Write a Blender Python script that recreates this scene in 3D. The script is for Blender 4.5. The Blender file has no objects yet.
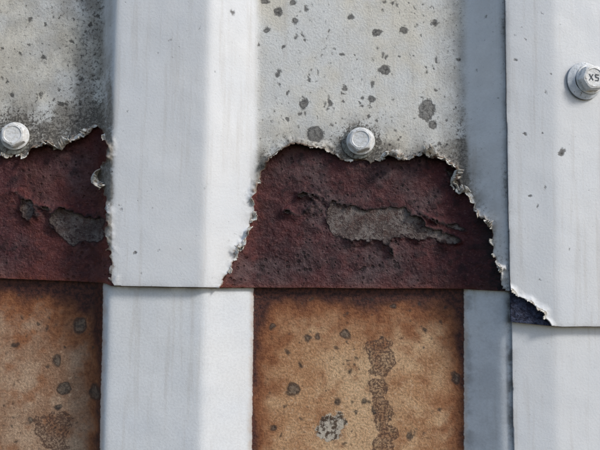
import bpy, bmesh, math, numpy as np
from mathutils import Matrix, Vector
rng=np.random.RandomState(7)
S=0.001
D=700.0; TH=math.radians(4.0); RO=math.radians(0.7)
c,s=math.cos(TH),math.sin(TH)
fwd=np.array([0,c,s]); up0=np.array([0,-s,c]); r0=np.array([1.0,0,0])
rt=r0*math.cos(RO)+up0*math.sin(RO); up=up0*math.cos(RO)-r0*math.sin(RO)
cam0=-D*fwd
def P(px,py,h):
    u=(px-300)/D; v=(225-py)/D
    d=[fwd[i]+u*rt[i]+v*up[i] for i in range(3)]
    t=(-h-cam0[1])/d[1]
    return 300+cam0[0]+t*d[0], 225-(cam0[2]+t*d[2])
def proj(X,Y,h):
    q=[X-300-cam0[0], -h-cam0[1], 225-Y-cam0[2]]
    z=sum(q[i]*fwd[i] for i in range(3))
    return 300+D*sum(q[i]*rt[i] for i in range(3))/z, 225-D*sum(q[i]*up[i] for i in range(3))/z
# ---------------- noise
TAB=rng.rand(16,256,256)
def vn(x,y,seed):
    T=TAB[seed%16]
    xi=np.floor(x).astype(int); yi=np.floor(y).astype(int); fx=x-xi; fy=y-yi
    fx=fx*fx*(3-2*fx); fy=fy*fy*(3-2*fy)
    a=T[yi%256,xi%256]; b=T[yi%256,(xi+1)%256]; e=T[(yi+1)%256,xi%256]; f=T[(yi+1)%256,(xi+1)%256]
    return (a*(1-fx)+b*fx)*(1-fy)+(e*(1-fx)+f*fx)*fy
def fbm(x,y,size,seed=0,oct=4):
    x=np.asarray(x,float); y=np.asarray(y,float)
    t=0; a=1; w=0; f=1/size
    for o in range(oct):
        cx=math.cos(o+seed); sx=math.sin(o+seed)
        t=t+a*(vn((x*cx+y*sx)*f+31.7*seed+500,(y*cx-x*sx)*f+17*o+500,seed+o)-0.5); w+=a*0.5; a*=0.55; f*=2.03
    return t/w
def sst(x,a,b):
    t=np.clip((x-a)/(b-a),0,1); return t*t*(3-2*t)
def polysd(px,py,pts):
    pts=np.array(pts,float); dmin=np.full(np.shape(px),1e9); ins=np.zeros(np.shape(px),bool)
    n=len(pts)
    for i in range(n):
        a=pts[i]; b=pts[(i+1)%n]; e=b-a
        t=np.clip(((px-a[0])*e[0]+(py-a[1])*e[1])/(e@e),0,1)
        dmin=np.minimum(dmin,(px-a[0]-t*e[0])**2+(py-a[1]-t*e[1])**2)
        cond=((a[1]>py)!=(b[1]>py))
        if e[1]!=0: ins^=cond&(px<a[0]+(py-a[1])*e[0]/e[1])
    d=np.sqrt(dmin); return np.where(ins,d,-d)
def linesd(px,py,pts,w):
    d=np.full(np.shape(px),1e9)
    for i in range(len(pts)-1):
        a=np.array(pts[i],float); b=np.array(pts[i+1],float); e=b-a
        t=np.clip(((px-a[0])*e[0]+(py-a[1])*e[1])/(e@e),0,1)
        d=np.minimum(d,np.sqrt((px-a[0]-t*e[0])**2+(py-a[1]-t*e[1])**2))
    return w-d
# ---------------- profile (photo x at mid height, height)
HR=30
kn=[(-420,0),(-245,0),(-230,HR),(-145,HR),(-98,0),(97,0),(109,HR),(206,HR),(256,0),(461,0),(502,23),(553,23),(640,4),(690,0),(900,0),(930,HR),(1100,HR)]
kx=[P(a,225,h)[0] for a,h in kn]; kh=[h for a,h in kn]
xs=np.arange(-500,1200,0.5); hh=np.interp(xs,kx,kh)
g=np.exp(-0.5*(np.arange(-24,25)*0.5/3.6)**2); g/=g.sum()
hs=np.convolve(np.pad(hh,24,mode='edge'),g,mode='valid')
def H(X,Y=None):
    h=np.interp(X,xs,hs)
    if Y is not None: h=h+1.6*fbm(X,Y,150,3,2)+0.3*fbm(X,Y,28,5,2)
    return h
# ---------------- regions (photo px)
MAIN=[(214,300),(221,287),(228,270),(234,258),(240,244),(247,235),(251,222),(256,212),(254,198),(258,184),(262,172),(268,158),(278,152),(290,146),(308,146),(322,149),(334,157),(348,160),(362,160),(377,160),(386,151),(396,154),(404,160),(414,157),(424,153),(432,158),(444,158),(452,166),(456,176),(452,184),(461,190),(467,187),(470,198),(474,210),(483,218),(490,230),(489,243),(494,254),(500,268),(502,280),(505,300)]
LEFT=[(-110,300),(-104,200),(-90,160),(-40,150),(-10,149),(8,155),(24,156),(36,149),(48,143),(58,149),(68,143),(78,137),(88,130),(96,127),(103,130),(107,142),(107,156),(103,168),(98,178),(104,186),(107,200),(106,230),(109,258),(113,300)]
def hole(px,py):
    a=np.maximum(polysd(px,py,MAIN),polysd(px,py,LEFT))
    amp=0.4+0.9*np.clip(fbm(px,py,34,14,2)+0.5,0,1)
    return a+3.6*fbm(px,py,15,1,3)+3.0*amp*fbm(px,py,5,2,3)
YBX=[-200,0,60,104,112,160,220,300,460,508,560,900]; YBY=[276,278.5,281,283,286,287,288,288,289,291,292,296]
def yb(px): return np.interp(px,YBX,YBY)+0.5*fbm(px,px*0,30,4,3)
def lapb(px): return np.interp(px,[500,513,540,560,600,900],[320,322,325,327,327.5,332])+0.8*fbm(px,px*0,25,6,3)
def lapx(py): return np.interp(py,[-300,0,225,290,330,450,700],[498,504.5,508.5,510,511,513,516])+0.5*fbm(py*0,py,20,8,3)
def keep_film(px,py): return np.minimum(-hole(px,py), yb(px)-0.4-py)
def lift(px,py,d):
    A=np.clip(fbm(px,py,18,9,2)*2.4+0.2,0,1)*8.0+0.4
    A=A*np.where((px>200)&(px<264)&(py>165),0.55,1.0)*np.where((px>99)&(px<125)&(py>185),0.35,1.0)
    W=6+8*np.clip(fbm(px,py,30,10,2)+0.5,0,1)
    return A*np.clip(1-d/W,0,1)**2.4
PATCH=[(326,208),(332,203),(343,205),(356,206),(366,211),(377,210),(386,206),(398,207),(407,206),(413,213),(421,217),(425,226),(440,229),(448,234),(461,240),(452,243),(441,243),(430,238),(418,240),(405,236),(394,239),(388,247),(376,240),(364,243),(352,243),(340,238),(332,236),(330,226),(325,220)]
PATCHL=[(52,212),(62,208),(72,209),(84,214),(95,219),(101,214),(106,222),(104,238),(95,243),(84,240),(74,246),(62,238),(54,230),(50,220)]
def skinhole(px,py):
    a=np.maximum(polysd(px,py,PATCH),polysd(px,py,PATCHL))
    for l,w in (([(304,193),(313,199),(319,208),(328,221)],1.3),([(286,211),(300,216),(312,205)],0.9),([(22,197),(34,205),(52,210)],1.2),([(14,192),(24,198),(30,212)],1.5),([(420,214),(436,222),(466,230)],0.9),([(386,241),(392,254)],1.0),([(300,196),(308,194),(322,199),(330,205)],0.9),([(444,168),(452,176),(458,190)],0.8)):
        a=np.maximum(a,linesd(px,py,l,w))
    a=np.maximum(a,polysd(px,py,[(21,196),(33,202),(38,214),(28,220),(22,210)]))
    return a+4.2*fbm(px,py,12,11,4)+2.0*fbm(px,py,3.5,12,2)-0.5
# ---------------- spots
def spotfield(px,py,spots):
    f=np.full(px.shape,-6.0)
    wx=px+2.2*fbm(px,py,6,3,2); wy=py+2.2*fbm(px,py,6,4,2)
    for x,y,r in spots:
        m=(abs(px-x)<r+8)&(abs(py-y)<r+8)
        if m.any():
            el=1+0.25*math.sin(x*7.3+y); dx=wx[m]-x; dy=(wy[m]-y)*el
            f[m]=np.maximum(f[m],r-np.hypot(dx,dy))
    return f
SP_U=[(384,70,6.5),(427,110,9),(433,125,5.5),(315,134,9),(304,104,4.5),(377,33,5),(403,30,4.5),(278,12,4.2),(265,2,4.5),(295,22,4),(330,103,3.4),(351,17,3.4),(293,3,3),(434,23,3.5),(345,88,2.6),(283,48,2.6),(372,100,3.8),(279,75,2.8),(267,30,3),(373,84,2.4),(309,80,2.2),(562,152,4),(44,58,3),(72,42,2.5),(90,24,2.5),(30,20,2.2),(12,95,3),(60,104,3),(233,12,2),(136,252,2),(524,134,2.5),(516,60,1.6),(531,197,1.8)]
def cluster(n,xr_,yr_,rr,size=26,seed=6,out=None):
    k=0
    while k<n:
        x=rng.uniform(*xr_); y=rng.uniform(*yr_)
        if rng.rand()<np.clip(0.35+1.3*float(fbm(x,y,size,seed,2)),0.03,1):
            out.append((x,y,rr[0]+(rr[1]-rr[0])*rng.rand()**3)); k+=1
cluster(260,(258,460),(-20,150),(0.5,2.2),out=SP_U)
cluster(120,(-90,105),(-20,145),(0.6,2.3),out=SP_U)
cluster(30,(110,255),(-20,285),(0.3,1.1),out=SP_U)
cluster(30,(470,620),(-20,300),(0.4,1.2),out=SP_U)
SP_L=[(307,338,4.5),(318,337,3.6),(345,334,6),(293,390,7.5),(337,402,4),(365,402,3.4),(272,327,3.4),(455,378,5),(300,365,2.6),(393,305,3),(288,352,2.5),(440,410,2.5),(57,361,5),(64,388,8),(58,408,4.5),(95,392,6),(80,326,7),(15,345,4),(30,420,3),(425,330,3),(350,372,2.5),(410,436,4),(274,428,4)]
cluster(170,(262,460),(295,470),(0.6,2.2),out=SP_L)
cluster(100,(-60,100),(290,470),(0.6,2.3),out=SP_L)
cluster(16,(108,250),(295,470),(0.4,1.0),out=SP_L)
LICH=[(380,354,15),(372,350,9),(378,372,9),(376,388,11),(380,403,9),(384,418,11),(387,433,10),(384,450,12),(390,465,10),(55,433,16),(66,424,9),(42,428,8)]
WSP=[(330,428,12.5),(338,422,8),(322,433,6)]
# ---------------- mesh builders
def axis(lo,a,b,hi,fine,coarse=6.0):
    return np.concatenate([np.arange(lo,a,coarse),np.arange(a,b,fine),np.arange(b,hi+coarse,coarse)])
wall=bpy.data.objects.new("corrugated_metal_wall",None); bpy.context.scene.collection.objects.link(wall)
def link(o,parent=None):
    bpy.context.scene.collection.objects.link(o)
    if parent: o.parent=parent
    return o
def toW(X,Y,h): return np.stack([(X-300)*S,-h*S,(225-Y)*S],-1)
def layer(name,xa,ya,hfun,keepfun,attrfun,mat,thick,liftfun=None):
    X,Y=np.meshgrid(xa,ya); h=hfun(X,Y)
    px,py=proj(X,Y,h)
    k=keepfun(px,py)
    inside=k>0
    fk=(inside[:-1,:-1]|inside[1:,:-1]|inside[1:,1:]|inside[:-1,1:])
    gy,gx=np.gradient(k,ya,xa); g2=np.maximum(gx*gx+gy*gy,0.25)
    mv=k<0
    sx=np.where(mv,-k*gx/g2,0); sy=np.where(mv,-k*gy/g2,0)
    L=np.maximum(np.hypot(sx,sy)/1.3,1); sx/=L; sy/=L
    far=k<-4
    X=X+np.where(far,0,sx); Y=Y+np.where(far,0,sy)
    h=hfun(X,Y); px,py=proj(X,Y,h)
    kk=np.maximum(k,0)
    if liftfun is not None: h=h+liftfun(px,py,kk)
    co=toW(X,Y,h).reshape(-1,3)
    idx=np.arange(X.size).reshape(X.shape)
    q=np.stack([idx[:-1,:-1],idx[1:,:-1],idx[1:,1:],idx[:-1,1:]],-1)[fk]
    used=np.zeros(X.size,bool); used[q.ravel()]=True
    rem=np.cumsum(used)-1; q=rem[q]
    me=bpy.data.meshes.new(name); n=int(used.sum())
    me.vertices.add(n); me.vertices.foreach_set("co",co[used].astype(np.float32).ravel())
    me.loops.add(q.size); me.loops.foreach_set("vertex_index",q.astype(np.int32).ravel())
    me.polygons.add(len(q)); me.polygons.foreach_set("loop_start",np.arange(0,q.size,4,dtype=np.int32))
    me.polygons.foreach_set("use_smooth",np.ones(len(q),bool))
    me.update(calc_edges=True)
    at=attrfun(px,py,kk)
    at['n1']=0.5+0.5*fbm(X,Y,42,1+len(name)%5,5); at['n2']=0.5+0.5*fbm(X,Y,14,3+len(name)%4,4); at['n3']=0.5+0.5*fbm(X,Y,7.5,6,3)
    for nm,a in at.items():
        A=me.attributes.new(nm,'FLOAT','POINT'); A.data.foreach_set("value",np.broadcast_to(a,px.shape).ravel()[used].astype(np.float32))
    me.materials.append(mat)
    o=bpy.data.objects.new(name,me); link(o,wall)
    if thick:
        m=o.modifiers.new("edge",'SOLIDIFY'); m.thickness=thick*S; m.offset=-1; m.use_rim=True; m.use_rim_only=True
    return o
# ---------------- shader DSL
def lin(r,g,b,k=1.0):
    f=lambda v:(v/255/12.92 if v<=10 else ((v/255+0.055)/1.055)**2.4)
    return (min(f(r)*k,0.9),min(f(g)*k,0.9),min(f(b)*k,0.9),1)
class M:
    def __init__(s,name,three=False):
        s.m=bpy.data.materials.new(name); s.m.use_nodes=True; s.t=s.m.node_tree; s.n=s.t.nodes; s.l=s.t.links
        s.b=s.n["Principled BSDF"]; s.three=three
        tc=s.n.new("ShaderNodeTexCoord"); mp=s.n.new("ShaderNodeMapping"); mp.inputs['Scale'].default_value=(1000,1000,1000)
        s.l.new(tc.outputs['Object'],mp.inputs[0]); s.v=mp.outputs[0]
        if not three:
            a=s.n.new("ShaderNodeSeparateXYZ"); b=s.n.new("ShaderNodeCombineXYZ"); s.l.new(s.v,a.inputs[0]); s.l.new(a.outputs[0],b.inputs[0]); s.l.new(a.outputs[2],b.inputs[1]); s.v=b.outputs[0]
    def put(s,sock,v):
        if isinstance(v,bpy.types.NodeSocket): s.l.new(v,sock)
        else: sock.default_value=v
    def noise(s,size,detail=3,rough=0.6,off=0,stretch=None):
        n=s.n.new("ShaderNodeTexNoise"); n.noise_dimensions='3D' if s.three else '2D'
        n.inputs['Scale'].default_value=1/size; n.inputs['Detail'].default_value=detail; n.inputs['Roughness'].default_value=rough
        mp=s.n.new("ShaderNodeMapping"); mp.inputs['Location'].default_value=(off*137.1,off*211.3,off*53.7)
        if stretch: mp.inputs['Scale'].default_value=stretch
        s.l.new(s.v,mp.inputs[0]); s.l.new(mp.outputs[0],n.inputs['Vector']); return n.outputs[0]
    def vor(s,size,feat='F1',rand=1):
        n=s.n.new("ShaderNodeTexVoronoi"); n.voronoi_dimensions='2D'; n.feature=feat; n.inputs['Scale'].default_value=1/size; n.inputs['Randomness'].default_value=rand
        s.l.new(s.v,n.inputs['Vector']); return n.outputs[0]
    def math(s,op,a,b=0.0,cl=False):
        n=s.n.new("ShaderNodeMath"); n.operation=op; n.use_clamp=cl; s.put(n.inputs[0],a); s.put(n.inputs[1],b); return n.outputs[0]
    def add(s,a,b): return s.math('ADD',a,b)
    def mul(s,a,b): return s.math('MULTIPLY',a,b)
    def ss(s,v,a,b,lo=0.0,hi=1.0):
        n=s.n.new("ShaderNodeMapRange"); n.interpolation_type='SMOOTHSTEP'; s.put(n.inputs[0],v)
        n.inputs[1].default_value=a; n.inputs[2].default_value=b; n.inputs[3].default_value=lo; n.inputs[4].default_value=hi; return n.outputs[0]
    def mix(s,f,a,b,mode='MIX'):
        n=s.n.new("ShaderNodeMix"); n.data_type='RGBA'; n.blend_type=mode; s.put(n.inputs[0],f); s.put(n.inputs[6],a); s.put(n.inputs[7],b); return n.outputs[2]
    def attr(s,name):
        n=s.n.new("ShaderNodeAttribute"); n.attribute_name=name; return n.outputs['Fac']
    def grey(s,v):
        n=s.n.new("ShaderNodeCombineColor"); [s.l.new(v,n.inputs[i]) for i in range(3)]; return n.outputs[0]
    def fin(s,col,rough,bumps,spec=0.4):
        s.put(s.b.inputs['Base Color'],col); s.put(s.b.inputs['Roughness'],rough); s.b.inputs['Specular IOR Level'].default_value=spec
        tot=None
        for hgt,dist in bumps:
            q=s.mul(hgt,dist); tot=q if tot is None else s.add(tot,q)
        if tot is not None:
            b=s.n.new("ShaderNodeBump"); b.inputs['Distance'].default_value=S; b.inputs['Strength'].default_value=1
            s.l.new(tot,b.inputs['Height']); s.l.new(b.outputs[0],s.b.inputs['Normal'])
        return s.m
K=1.3
def spots_on(m,col,fine,dark=(50,46,44),inner=(104,100,94)):
    sp=m.attr('spot'); e=m.add(sp,m.mul(m.add(fine,-0.5),6.0))
    msk=m.ss(e,-0.8,1.3); inn=m.ss(m.add(e,m.mul(m.add(m.attr('n3'),-0.5),4)),1.8,4.0)
    cs=m.mix(m.mul(inn,m.ss(fine,0.4,0.6,0.3,0.9)),lin(*dark,k=K),lin(*inner,k=K))
    return m.mix(m.mul(msk,m.ss(fine,0.3,0.6,0.95,0.75)),col,cs),msk
def film_mat():
    m=M("weathered_white_coating"); pan=m.attr('pan'); dirt_shade=m.attr('dirt_shade'); ed=m.attr('ed'); n1=m.attr('n1'); n2=m.attr('n2'); n3=m.attr('n3')
    fa=m.noise(2.2,4,0.7,4); fb=m.noise(3.4,4,0.75,8)
    rib=m.mix(n1,lin(206,209,213,K),lin(218,219,220,K))
    pc=m.mix(m.ss(n1,0.3,0.7),lin(217,211,198,K),lin(231,226,214,K))
    pc=m.mix(m.mul(m.ss(n3,0.58,0.85),0.25),pc,lin(178,174,164,K))
    col=m.mix(pan,rib,pc)
    f=m.ss(fa,0.3,0.72,0.90,1.06); col=m.mix(m.add(m.mul(pan,0.7),0.3),col,m.mix(1,col,m.grey(f),'MULTIPLY'))
    gr=m.math('MULTIPLY',dirt_shade,m.ss(m.add(m.mul(n2,0.6),m.mul(fb,0.4)),0.28,0.66,0.2,1.3),True)
    col=m.mix(m.mul(gr,0.85),col,m.mix(n3,lin(98,92,84,K),lin(140,133,122,K)))
    sk=m.mul(m.ss(m.add(fa,m.mul(dirt_shade,0.13)),0.69,0.76),m.add(m.mul(pan,0.4),0.35)); col=m.mix(sk,col,lin(66,62,58,K))
    bl=m.ss(m.add(fb,m.mul(dirt_shade,0.17)),0.69,0.76); col=m.mix(m.mul(bl,m.add(m.mul(pan,0.4),0.35)),col,lin(70,65,60,K))
    st=m.ss(m.noise(9,4,0.65,10,(1,0.05,1)),0.50,0.75); col=m.mix(m.mul(st,0.2),col,lin(160,150,136,K))
    col,msk=spots_on(m,col,fb)
    e2=m.add(ed,m.mul(m.add(fb,-0.5),4.0)); em=m.ss(e2,0.0,2.0,1,0)
    col=m.mix(m.mul(em,m.ss(n2,0.35,0.65,0.2,0.85)),col,lin(116,92,76,K))
    return m.fin(col,m.ss(n3,0.3,0.7,0.42,0.58),[(fa,m.add(m.mul(pan,0.3),0.17)),(msk,-0.3)],0.35)
def under_mat():
    m=M("coating_underside",True); nn=m.noise(5,3,0.7,1); col=m.mix(m.ss(nn,0.38,0.62),lin(214,212,206,K),lin(158,148,134,K))
    col=m.mix(m.ss(m.noise(6,3,0.7,2),0.56,0.68),col,lin(92,62,50,K))
    return m.fin(col,0.6,[(nn,0.8)])
def maroon_mat():
    m=M("rusted_primer_skin"); w=m.attr('warm'); n1=m.attr('n1'); n2=m.attr('n2'); n3=m.attr('n3')
    fa=m.noise(2.4,4,0.75,4); fb=m.noise(6.5,5,0.72,5)
    col=m.mix(m.ss(n2,0.3,0.7),lin(56,27,32,K),lin(77,37,40,K))
    col=m.mix(m.mul(m.ss(fb,0.50,0.72),0.75),col,lin(98,50,47,K))
    col=m.mix(m.mul(m.ss(n1,0.46,0.72),m.ss(fb,0.35,0.6,0.25,0.75)),col,lin(92,77,78,K))
    col=m.mix(m.mul(m.ss(fa,0.56,0.70),0.5),col,lin(130,98,94,K))
    col=m.mix(m.mul(m.ss(fa,0.28,0.42,1,0),0.6),col,lin(30,16,20,K))
    col=m.mix(m.mul(m.ss(m.add(m.mul(n3,0.5),m.mul(fb,0.5)),0.55,0.66),0.7),col,lin(34,20,25,K))
    pit=m.mul(m.ss(m.add(m.vor(8.0),m.mul(n2,0.5)),0.30,0.42,1,0),m.ss(n1,0.4,0.6)); col=m.mix(m.mul(pit,0.8),col,lin(28,15,18,K))
    col=m.mix(m.mul(w,m.ss(fb,0.3,0.6,0.25,0.7)),col,lin(122,60,43,K))
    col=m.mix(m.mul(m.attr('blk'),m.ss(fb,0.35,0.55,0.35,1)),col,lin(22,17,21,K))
    ed=m.attr('ed'); col=m.mix(m.mul(m.ss(ed,0.0,2.6,1,0),0.8),col,lin(22,15,16,K))
    return m.fin(col,m.ss(n3,0.3,0.7,0.36,0.60),[(fb,2.2),(fa,0.9),(pit,-0.8),(n3,2.2)],0.38)
def steel_mat():
    m=M("pitted_bare_steel"); n2=m.attr('n2'); n3=m.attr('n3'); fa=m.noise(2.2,4,0.8,2); fb=m.noise(5.5,4,0.75,3)
    col=m.mix(m.ss(n2,0.35,0.65),lin(92,79,75,K),lin(126,116,111,K))
    col=m.mix(m.mul(m.ss(fb,0.48,0.64),0.85),col,lin(62,43,43,K))
    col=m.mix(m.mul(m.ss(n3,0.55,0.7),0.4),col,lin(90,62,56,K))
    col=m.mix(m.mul(m.ss(fa,0.56,0.68),0.5),col,lin(168,158,150,K))
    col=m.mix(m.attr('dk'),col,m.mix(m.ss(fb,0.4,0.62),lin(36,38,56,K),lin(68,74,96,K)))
    return m.fin(col,0.62,[(fb,3.4),(fa,0.9)],0.3)
def lower_mat():
    m=M("rust_stained_coating"); pan=m.attr('pan'); ru=m.attr('rust_shade'); lf=m.attr('lf'); dirt_shade=m.attr('dirt_shade'); n1=m.attr('n1'); n2=m.attr('n2'); n3=m.attr('n3')
    fa=m.noise(2.2,4,0.7,2); fb=m.noise(4.2,4,0.75,3)
    o=m.mix(m.ss(n1,0.3,0.7),lin(176,132,95,K),lin(202,167,130,K))
    o=m.mix(lf,o,m.mix(m.ss(n1,0.35,0.65),lin(152,118,93,K),lin(178,150,125,K)))
    o=m.mix(m.mul(m.ss(n2,0.52,0.72),0.35),o,lin(156,104,66,K))
    f=m.ss(fa,0.28,0.72,0.72,1.2); o=m.mix(1,o,m.grey(f),'MULTIPLY')
    o=m.mix(m.mul(m.ss(fb,0.56,0.68),0.45),o,lin(214,187,158,K))
    o=m.mix(m.mul(m.ss(fb,0.32,0.44,1,0),0.55),o,lin(106,76,56,K))
    nr=m.add(m.mul(n2,0.7),m.mul(fb,0.3)); r=m.add(ru,m.mul(m.add(nr,-0.5),0.95))
    o=m.mix(m.ss(r,0.0,0.55),o,m.mix(m.ss(fb,0.35,0.65),lin(114,68,43,K),lin(152,100,66,K)))
    o=m.mix(m.ss(r,0.42,0.92),o,m.mix(m.ss(fb,0.35,0.65),lin(48,29,28,K),lin(88,52,42,K)))
    li=m.add(m.attr('lich'),m.mul(m.add(n3,-0.5),13)); li=m.add(li,m.mul(m.add(fb,-0.5),8))
    lm=m.mul(m.ss(li,0,1.5),m.ss(m.add(fa,m.mul(m.ss(li,0,4,1,0),0.14)),0.42,0.56))
    o=m.mix(m.mul(lm,0.88),o,lin(80,58,48,K))
    wi=m.add(m.attr('wsp'),m.mul(m.add(m.add(m.mul(n3,0.5),m.mul(fb,0.5)),-0.5),18)); wm=m.ss(wi,-1,1.5)
    wc=m.mix(m.ss(m.noise(6,4,0.75,10),0.44,0.58),lin(186,178,164,K),lin(52,46,42,K)); o=m.mix(m.mul(wm,0.88),o,wc)
    o,msk=spots_on(m,o,fb,(50,43,40),(108,101,90))
    rib=m.mix(n1,lin(204,208,213,K),lin(216,218,220,K))
    f2=m.ss(fa,0.3,0.72,0.94,1.04); rib=m.mix(1,rib,m.grey(f2),'MULTIPLY')
    st=m.ss(m.noise(9,4,0.65,11,(1,0.05,1)),0.5,0.75); rib=m.mix(m.mul(st,0.2),rib,lin(160,150,136,K))
    rib=m.mix(m.math('MULTIPLY',dirt_shade,m.ss(nr,0.35,0.62,0.1,1.2),True),rib,lin(108,104,100,K))
    sk=m.ss(m.add(fa,m.mul(dirt_shade,0.12)),0.70,0.76); rib=m.mix(m.mul(sk,0.5),rib,lin(74,70,66,K))
    pb=m.ss(m.add(pan,m.mul(m.add(fb,-0.5),2.6)),-0.5,0.5)
    halo=m.ss(m.add(pan,m.mul(m.add(n3,-0.5),6)),-5,0.5,0,0.45); rib=m.mix(halo,rib,lin(178,150,125,K))
    col=m.mix(pb,rib,o)
    return m.fin(col,0.55,[(fa,m.add(m.mul(pb,0.6),0.17)),(pb,-0.6)],0.3)
FILM=film_mat(); UND=under_mat(); MAR=maroon_mat(); STE=steel_mat(); LOW=lower_mat()
# ---------------- attributes
def gauss(v,c0,w): return np.exp(-((v-c0)/w)**2)
def att_film(px,py,k):
    pan=sst(px,253,262)*(1-sst(px,456,472))+(1-sst(px,98,108))*sst(px,-110,-95)
    d=np.maximum(-hole(px,py),0)
    left=(1-sst(px,100,109))
    mid=sst(px,253,262)*(1-sst(px,460,470))
    dirt_shade=0.04+left*(0.34+0.45*sst(px,40,108)+0.6*sst(py,85,140))+mid*(0.05+0.34*sst(px,425,462)+0.2*gauss(px,257,6))  # left pan dirt deepens towards the rib, with the rib's shade painted in
    dirt_shade+=0.8*np.exp(-d/8.0)*np.where((px>112)&(px<250),0.3,1)+0.32*np.exp(-d/22)*(mid+left)
    dirt_shade+=0.9*gauss(px,109,4)*sst(py,40,120)*(1-sst(py,190,215))+0.35*gauss(px,110,3)
    lx=lapx(py)
    dirt_shade+=0.8*gauss(px,lx-1,4)*(0.4+0.6*sst(fbm(px,py,40,13,2),-0.3,0.4))+0.08*sst(px,468,480)*(1-sst(px,508,509))
    dirt_shade+=0.6*gauss(px,463,5)*sst(py,60,170)+0.35*gauss(px,466,14)*sst(py,90,180)*(py<260)
    for sx,sy,r in ((14,140,20),(360,143,20),(583,82,21)):
        q=np.hypot(px-sx,py-sy); dirt_shade+=1.0*np.exp(-np.maximum(q-r+1,0)/5.0)*(0.2 if sx>500 else 1)
    dirt_shade+=0.35*np.exp(-np.maximum(yb(px)-py,0)/3)*(px<500)
    return dict(pan=pan,dirt_shade=np.clip(dirt_shade,0,1.5),spot=spotfield(px,py,SP_U),ed=np.minimum(d,30))
def att_lap(px,py,k):
    dirt_shade=0.04+0.35*np.exp(-k/3.0)
    q=np.hypot(px-583,py-82); dirt_shade=dirt_shade+0.25*np.exp(-np.maximum(q-19,0)/3)
    return dict(pan=0*px,dirt_shade=dirt_shade,spot=spotfield(px,py,SP_U),ed=np.minimum(k*1.3+1.0,30))
def att_skin(px,py,k):
    warm=0.75*np.exp(-np.maximum(yb(px)-py,0)/3.5)+0.55*np.exp(-np.maximum(hole(px,py),0)/7)*(px<300)
    warm=warm+0.3*(px<110)*sst(fbm(px,py,40,2,3),-0.3,0.3)
    blk=0.9*np.exp(-np.maximum(hole(px,py),0)/9)*(px>440)*sst(py,185,240)+0.5*sst(np.minimum(px,506),462,500)*(py>200)+0.5*np.exp(-np.maximum(hole(px,py),0)/5)*(py<190)  # black blotches; shade under the coating's torn top edge is painted in too
    return dict(warm=np.clip(warm,0,1),blk=np.clip(blk,0,1),ed=np.minimum(np.maximum(-skinhole(px,py),0),30))
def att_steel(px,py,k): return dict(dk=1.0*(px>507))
def att_low(px,py,k):
    e1=253.5-1.5*sst(py,290,450); 
    pan=np.minimum(px-e1,464-px); pan=np.maximum(pan,np.minimum(103-3*sst(py,290,450)-px,px+104))
    t=py-yb(px)
    mid=(px>200)
    rust_shade=1.0*np.exp(-np.maximum(t,0)/16.0)+np.where(mid,0.9*np.exp(-np.maximum(px-e1,0)/11)+0.75*np.exp(-np.maximum(464-px,0)/13),1.0*np.exp(-np.maximum(102-px,0)/10)+0.06)  # pan rust; just below the upper sheet its shade is painted in as well
    rust_shade+=0.4*np.exp(-np.maximum(t,0)/55)
    dirt_shade=0.04+0.4*gauss(px,256,4)+0.10*sst(px,466,475)*(1-sst(px,509,510))+0.7*gauss(px,lapx(py)-1,3.5)+0.35*gauss(px,468,5)+0.5*np.exp(-np.maximum(t,0)/3)  # dirt, plus the thin shadow line under the upper sheet painted on
    return dict(pan=np.clip(pan,-8,8),rust_shade=np.clip(rust_shade,0,1.2),lf=1.0*(px<200),dirt_shade=dirt_shade,spot=spotfield(px,py,SP_L),lich=spotfield(px,py,LICH),wsp=spotfield(px,py,WSP))
# ---------------- build
xa=axis(-330,-16,618,930,1.0); xr=axis(420,490,618,930,1.0)
yu=np.concatenate([np.arange(-260,-26,6.0),np.arange(-26,300,1.0)])
yl=np.concatenate([np.arange(255,480,1.0),np.arange(480,760,6.0)])
yc=np.concatenate([np.arange(-260,-26,6.0),np.arange(-26,340,1.0)])
big=lambda px,py: np.full(px.shape,50.0)
layer("lower_sheet",xa,yl,lambda X,Y:H(X,Y),big,att_low,LOW,0)
layer("lower_lap_sheet",xr,yl,lambda X,Y:H(X,Y)+3.0,lambda px,py:px-lapx(py)-1.0,att_lap,FILM,1.2)
hu=lambda X,Y:H(X,Y)+4.5
layer("upper_sheet_steel",xa,yu,hu,lambda px,py:yb(px)-py,att_steel,STE,1.4)
layer("rust_skin",xa[(xa>-120)&(xa<530)],yu[yu>110],lambda X,Y:hu(X,Y)+1.0+1.0*fbm(X,Y,16,7,3),lambda px,py:np.minimum(np.minimum(-skinhole(px,py),hole(px,py)+14),yb(px)-0.2-py),att_skin,MAR,0.6,
      lambda px,py,k:np.clip(fbm(px,py,20,3,2)*1.5+0.7,0,1)*4.5*np.clip(1-np.maximum(-skinhole(px,py),0)/9,0,1)**2)
hf=lambda X,Y:hu(X,Y)+2.8
layer("upper_sheet_coating",xa,yu,hf,keep_film,att_film,FILM,1.1,lambda px,py,k:lift(px,py,np.maximum(-hole(px,py),0)))
CHIP=[(500,286),(513,290),(517,296),(524,300),(531,301),(537,306),(546,310),(547,318),(551,326),(552,340),(500,340)]
chip=lambda px,py: polysd(px,py,CHIP)+3.4*fbm(px,py,8,5,3)
hc=lambda X,Y:H(X,Y)+9.5
lapk=lambda px,py:np.minimum(px-lapx(py),lapb(px)-py)
lc=lambda x,y,d:2.5*np.clip(1-d/7,0,1)**2
layer("lap_sheet_steel",xr,yc,hc,lapk,att_steel,STE,1.4)
layer("lap_sheet_coating",xr,yc,lambda X,Y:hc(X,Y)+1.4,lambda px,py:np.minimum(lapk(px,py)-0.3,-chip(px,py)),att_lap,FILM,0.8,
      lambda px,py,k:lc(px,py,np.maximum(-chip(px,py),0)))
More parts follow.
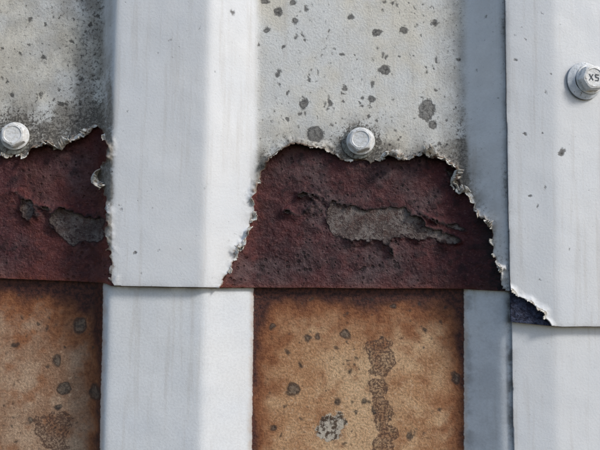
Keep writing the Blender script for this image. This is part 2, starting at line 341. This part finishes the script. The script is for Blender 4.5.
# ---------------- curled flakes on the torn edge
def surfh(px,py,fn):
    h=np.full(np.shape(px),8.0)
    for _ in range(4):
        X,Y=P(px,py,h); h=fn(X,Y)
    return h
V=[];F=[]
def petal(cx,cy,w,L,R,hl=hole,fn=None,lf=lift):
    fn=fn or hf; n=15; m=10
    f=lambda x,y:-hl(x,y)
    e=3.0; x0=np.array([cx]); y0=np.array([cy])
    gx=(f(x0+e,y0)-f(x0-e,y0))/(2*e); gy=(f(x0,y0+e)-f(x0,y0-e))/(2*e); g_=np.hypot(gx,gy)+1e-6; nx,ny=(gx/g_)[0],(gy/g_)[0]
    tx,ty=-ny,nx
    ts=np.linspace(-w,w,n); x=cx+tx*ts; y=cy+ty*ts
    for _ in range(6):
        v=np.clip(f(x,y),-4,4); x=x-nx*v*0.6; y=y-ny*v*0.6
    x=x+nx*0.8; y=y+ny*0.8
    h=surfh(x,y,fn); X,Y=P(x,y,h); h=h+lf(x,y,np.full(n,0.8))
    sk_=rng.uniform(-0.6,0.6)
    Ls=L*np.clip(1-((ts/w-sk_*0.6)/(1+abs(sk_)*0.6))**2,0,1)**0.7*(0.55+0.9*rng.rand(n))+0.3
    b=len(V)
    for i in range(n):
        Ri=R*(1+0.4*ts[i]/w*sk_)
        for j in range(m):
            a=Ls[i]*j/(m-1); ph=a/Ri
            o=Ri*math.sin(ph); up_=Ri*(1-math.cos(ph))
            V.append(((X[i]-nx*o+tx*sk_*a*0.6-300)*S,-(h[i]+up_)*S,(225-(Y[i]-ny*o+ty*sk_*a*0.6))*S))
    for i in range(n-1):
        for j in range(m-1):
            F.append((b+i*m+j,b+i*m+j+1,b+(i+1)*m+j+1,b+(i+1)*m+j))
def scatter(poly,a,b_,step,wr,Lr,prob=1,Rr=(2.5,6.5),**kw):
    pts=np.array(poly[a:b_],float); seg=np.hypot(*np.diff(pts,axis=0).T); cs=np.concatenate([[0],np.cumsum(seg)])
    t=rng.uniform(0,step)
    while t<cs[-1]:
        if rng.rand()<prob:
            x=np.interp(t,cs,pts[:,0]); y=np.interp(t,cs,pts[:,1])
            q=rng.rand()**1.5
            petal(x,y,wr[0]+(wr[1]-wr[0])*q,Lr[0]+(Lr[1]-Lr[0])*rng.rand()*(0.3+0.7*q),rng.uniform(*Rr),**kw)
        t+=step*rng.uniform(0.4,1.8)
scatter(MAIN,19,31,9,(2,11),(3,20),0.9)
scatter(MAIN,30,40,10,(2,8),(2,14),0.85)
scatter(MAIN,13,20,18,(2,6),(1,7),0.6)
scatter(MAIN,1,13,12,(2,8),(2,11),0.75)
scatter(LEFT,4,17,10,(2,10),(3,17),0.85)
petal(101,176,7,16,4.5); petal(99,183,5,12,3.5); petal(91,129,7,14,4); petal(60,148,10,15,5); petal(455,182,6,16,4.5); petal(390,152,8,15,5); petal(240,246,7,11,4); petal(463,189,6,14,4); petal(432,157,9,14,5); petal(486,226,6,11,4)
scatter(CHIP,1,9,12,(2,6),(2,8),0.8,hl=chip,fn=lambda X,Y:hc(X,Y)+1.4,lf=lc)
me=bpy.data.meshes.new("curled_coating_flakes"); me.from_pydata(V,[],F); me.materials.append(UND)
me.polygons.foreach_set("use_smooth",np.ones(len(F),bool)); me.update()
o=link(bpy.data.objects.new("curled_coating_flakes",me),wall)
md=o.modifiers.new("t",'SOLIDIFY'); md.thickness=0.7*S; md.offset=0
# ---------------- screws
def screw_mats():
    m=M("painted_screw_head",True); nn=m.noise(4,4,0.7,1); col=m.mix(m.ss(nn,0.4,0.65),lin(232,231,229,K),lin(198,196,191,K))
    col=m.mix(m.ss(m.noise(3,4,0.75,2),0.58,0.68),col,lin(110,104,98,K))
    a=m.fin(col,0.38,[(nn,0.7)],0.5)
    m=M("zinc_washer",True); nn=m.noise(6,4,0.7,1); col=m.mix(m.ss(nn,0.35,0.65),lin(98,98,93,K),lin(138,138,131,K))
    col=m.mix(m.ss(m.noise(3,4,0.75,2),0.50,0.62),col,lin(64,52,44,K))
    b=m.fin(col,0.5,[(nn,1.0)],0.5); 
    m=M("rubber_seal",True); c_=m.fin(lin(36,34,34),0.8,[(m.noise(3,3,0.6,3),0.4)],0.2)
    m=M("light_washer",True); nn=m.noise(6,4,0.7,1); col=m.mix(m.ss(nn,0.35,0.65),lin(170,175,180,K),lin(196,200,204,K))
    col=m.mix(m.ss(m.noise(3,4,0.75,2),0.58,0.68),col,lin(104,102,98,K))
    d=m.fin(col,0.42,[(nn,0.5)],0.5)
    m=M("stamp_mark",True); e=m.fin(lin(104,107,111),0.6,[(m.noise(2,3,0.6,1),0.3)],0.3)
    return a,b,c_,d,e
HM,WM,RM,LM,SM=screw_mats()
def screw(px,py,hbase,tilt,rot,R,wr,wash,mark,hoff=(0,0)):
    N=48; verts=[];faces=[];mi=[]
    def rings(prof,mat,cap=True,off=(0,0)):
        base=len(verts)
        for (fr,z) in prof:
            for i in range(N):
                a=2*math.pi*i/N; r=fr(a) if callable(fr) else fr
                verts.append((r*math.cos(a)+off[0],-z,r*math.sin(a)+off[1]))
        for k in range(len(prof)-1):
            for i in range(N):
                j=(i+1)%N; faces.append((base+k*N+i,base+k*N+j,base+(k+1)*N+j,base+(k+1)*N+i)); mi.append(mat)
        if cap: faces.append(tuple(base+(len(prof)-1)*N+i for i in range(N))); mi.append(mat)
    def hexr(A):
        def f(a):
            b=((a-rot)%(math.pi/3))-math.pi/6
            return A*math.cos(math.pi/6)/math.cos(b)
        return f
    def hc_(A,C): 
        g_=hexr(A); return lambda a:min(g_(a),C)
    rings([(wr*0.9,-3),(wr*0.96,0.6),(wr*0.9,1.6)],1)
    rings([(wr*0.97,1.2),(wr,1.8),(wr*0.985,2.6),(wr*0.8,3.4),(wr*0.6,4.0)],2,False)
    rings([(wr*0.62,3.8),(R*1.1,4.4),(R*1.06,5.0),(R*0.95,5.2)],0,True,hoff)
    rings([(hexr(R),5.0),(hexr(R),10.2),(hexr(R*0.97),10.9),(hc_(R*0.90,R*0.82),11.8),(R*0.66,12.2),(R*0.60,11.6),(R*0.3,11.4)],0,True,hoff)
    if mark:
        def bar(x0,y0,x1,y1,w=0.45):
            dx,dy=x1-x0,y1-y0; l=math.hypot(dx,dy); nx,ny=-dy/l*w,dx/l*w; b=len(verts)
            for z in (11.2,11.8):
                for (x,y) in ((x0+nx,y0+ny),(x1+nx,y1+ny),(x1-nx,y1-ny),(x0-nx,y0-ny)): verts.append((x+hoff[0],-z,y+hoff[1]))
            faces.append((b+4,b+5,b+6,b+7)); mi.append(3)
            for i in range(4):
                j=(i+1)%4; faces.append((b+i,b+j,b+4+j,b+4+i)); mi.append(3)
        bar(-5,3,-1,-3); bar(-5,-3,-1,3); bar(1.5,3,5,2.4); bar(1.5,3,1.8,0.2); bar(1.8,0.2,4.8,-0.4); bar(4.8,-0.4,4.4,-3); bar(4.4,-3,1.2,-3)
    me=bpy.data.meshes.new("hex_head_screw"); me.from_pydata([(x*S,y*S,z*S) for x,y,z in verts],[],faces)
    for mt in (HM,RM,wash,SM): me.materials.append(mt)
    me.polygons.foreach_set("material_index",mi); me.update()
    bm=bmesh.new(); bm.from_mesh(me); bmesh.ops.recalc_face_normals(bm,faces=bm.faces); bm.to_mesh(me); bm.free()
    me.polygons.foreach_set("use_smooth",np.ones(len(me.polygons),bool)); me.set_sharp_from_angle(angle=math.radians(18))
    X,Y=P(px,py,hbase); o=bpy.data.objects.new("hex_head_screw",me); link(o)
    o.location=((X-300)*S,-hbase*S,(225-Y)*S); o.rotation_euler=tilt
    return o
hb=lambda px,py,e:float(H(*[np.array([v]) for v in P(px,py,e)])[0])+e
screw(358.5,143,hb(360,142,6.5),(math.radians(-4),0,math.radians(-4)),0.3,12.8,17,WM,False,(2.0,0.8))
screw(13.5,138.5,hb(13,138,6.5),(math.radians(-3),0,math.radians(5)),0.55,12.8,17,WM,False,(2.5,1.5))
h3=hb(583,80,11)
for _ in range(5):
    X3,Y3=P(583,81,h3); h3=float(H(np.array([X3]),np.array([Y3]))[0])+11
screw(583.5,81.5,h3,(0,0,math.radians(10)),0.1,13.3,18.5,LM,True,(4.0,1.2))
# ---------------- camera, light
cam=bpy.data.cameras.new("camera"); co=bpy.data.objects.new("camera",cam); link(co)
cam.sensor_width=36; cam.lens=36*D/600; cam.clip_start=0.01; cam.clip_end=1000
R3=Matrix(((rt[0],up[0],-fwd[0]),(rt[1],up[1],-fwd[1]),(rt[2],up[2],-fwd[2]))).to_4x4()
co.matrix_world=Matrix.Translation(Vector(cam0*S))@R3
bpy.context.scene.camera=co
az=math.radians(61); el=math.radians(37)
d=Vector((math.sin(az)*math.cos(el),-math.cos(az)*math.cos(el),math.sin(el)))
sun=bpy.data.lights.new("sun",'SUN'); sun.energy=2.15; sun.angle=math.radians(12); sun.color=(1.0,0.965,0.91)
so=bpy.data.objects.new("sun",sun); link(so); so.rotation_euler=d.to_track_quat('Z','Y').to_euler(); so.location=d*3
w=bpy.data.worlds.new("World"); bpy.context.scene.world=w; w.use_nodes=True
sk=w.node_tree.nodes.new("ShaderNodeTexSky"); sk.sky_type='NISHITA'; sk.sun_disc=False
sk.sun_elevation=el; sk.sun_rotation=math.atan2(d.x,d.y)
w.node_tree.links.new(sk.outputs[0],w.node_tree.nodes['Background'].inputs[0]); w.node_tree.nodes['Background'].inputs[1].default_value=0.132
sc=bpy.context.scene; sc.view_settings.view_transform='Standard'; sc.view_settings.look='None'; sc.view_settings.exposure=0
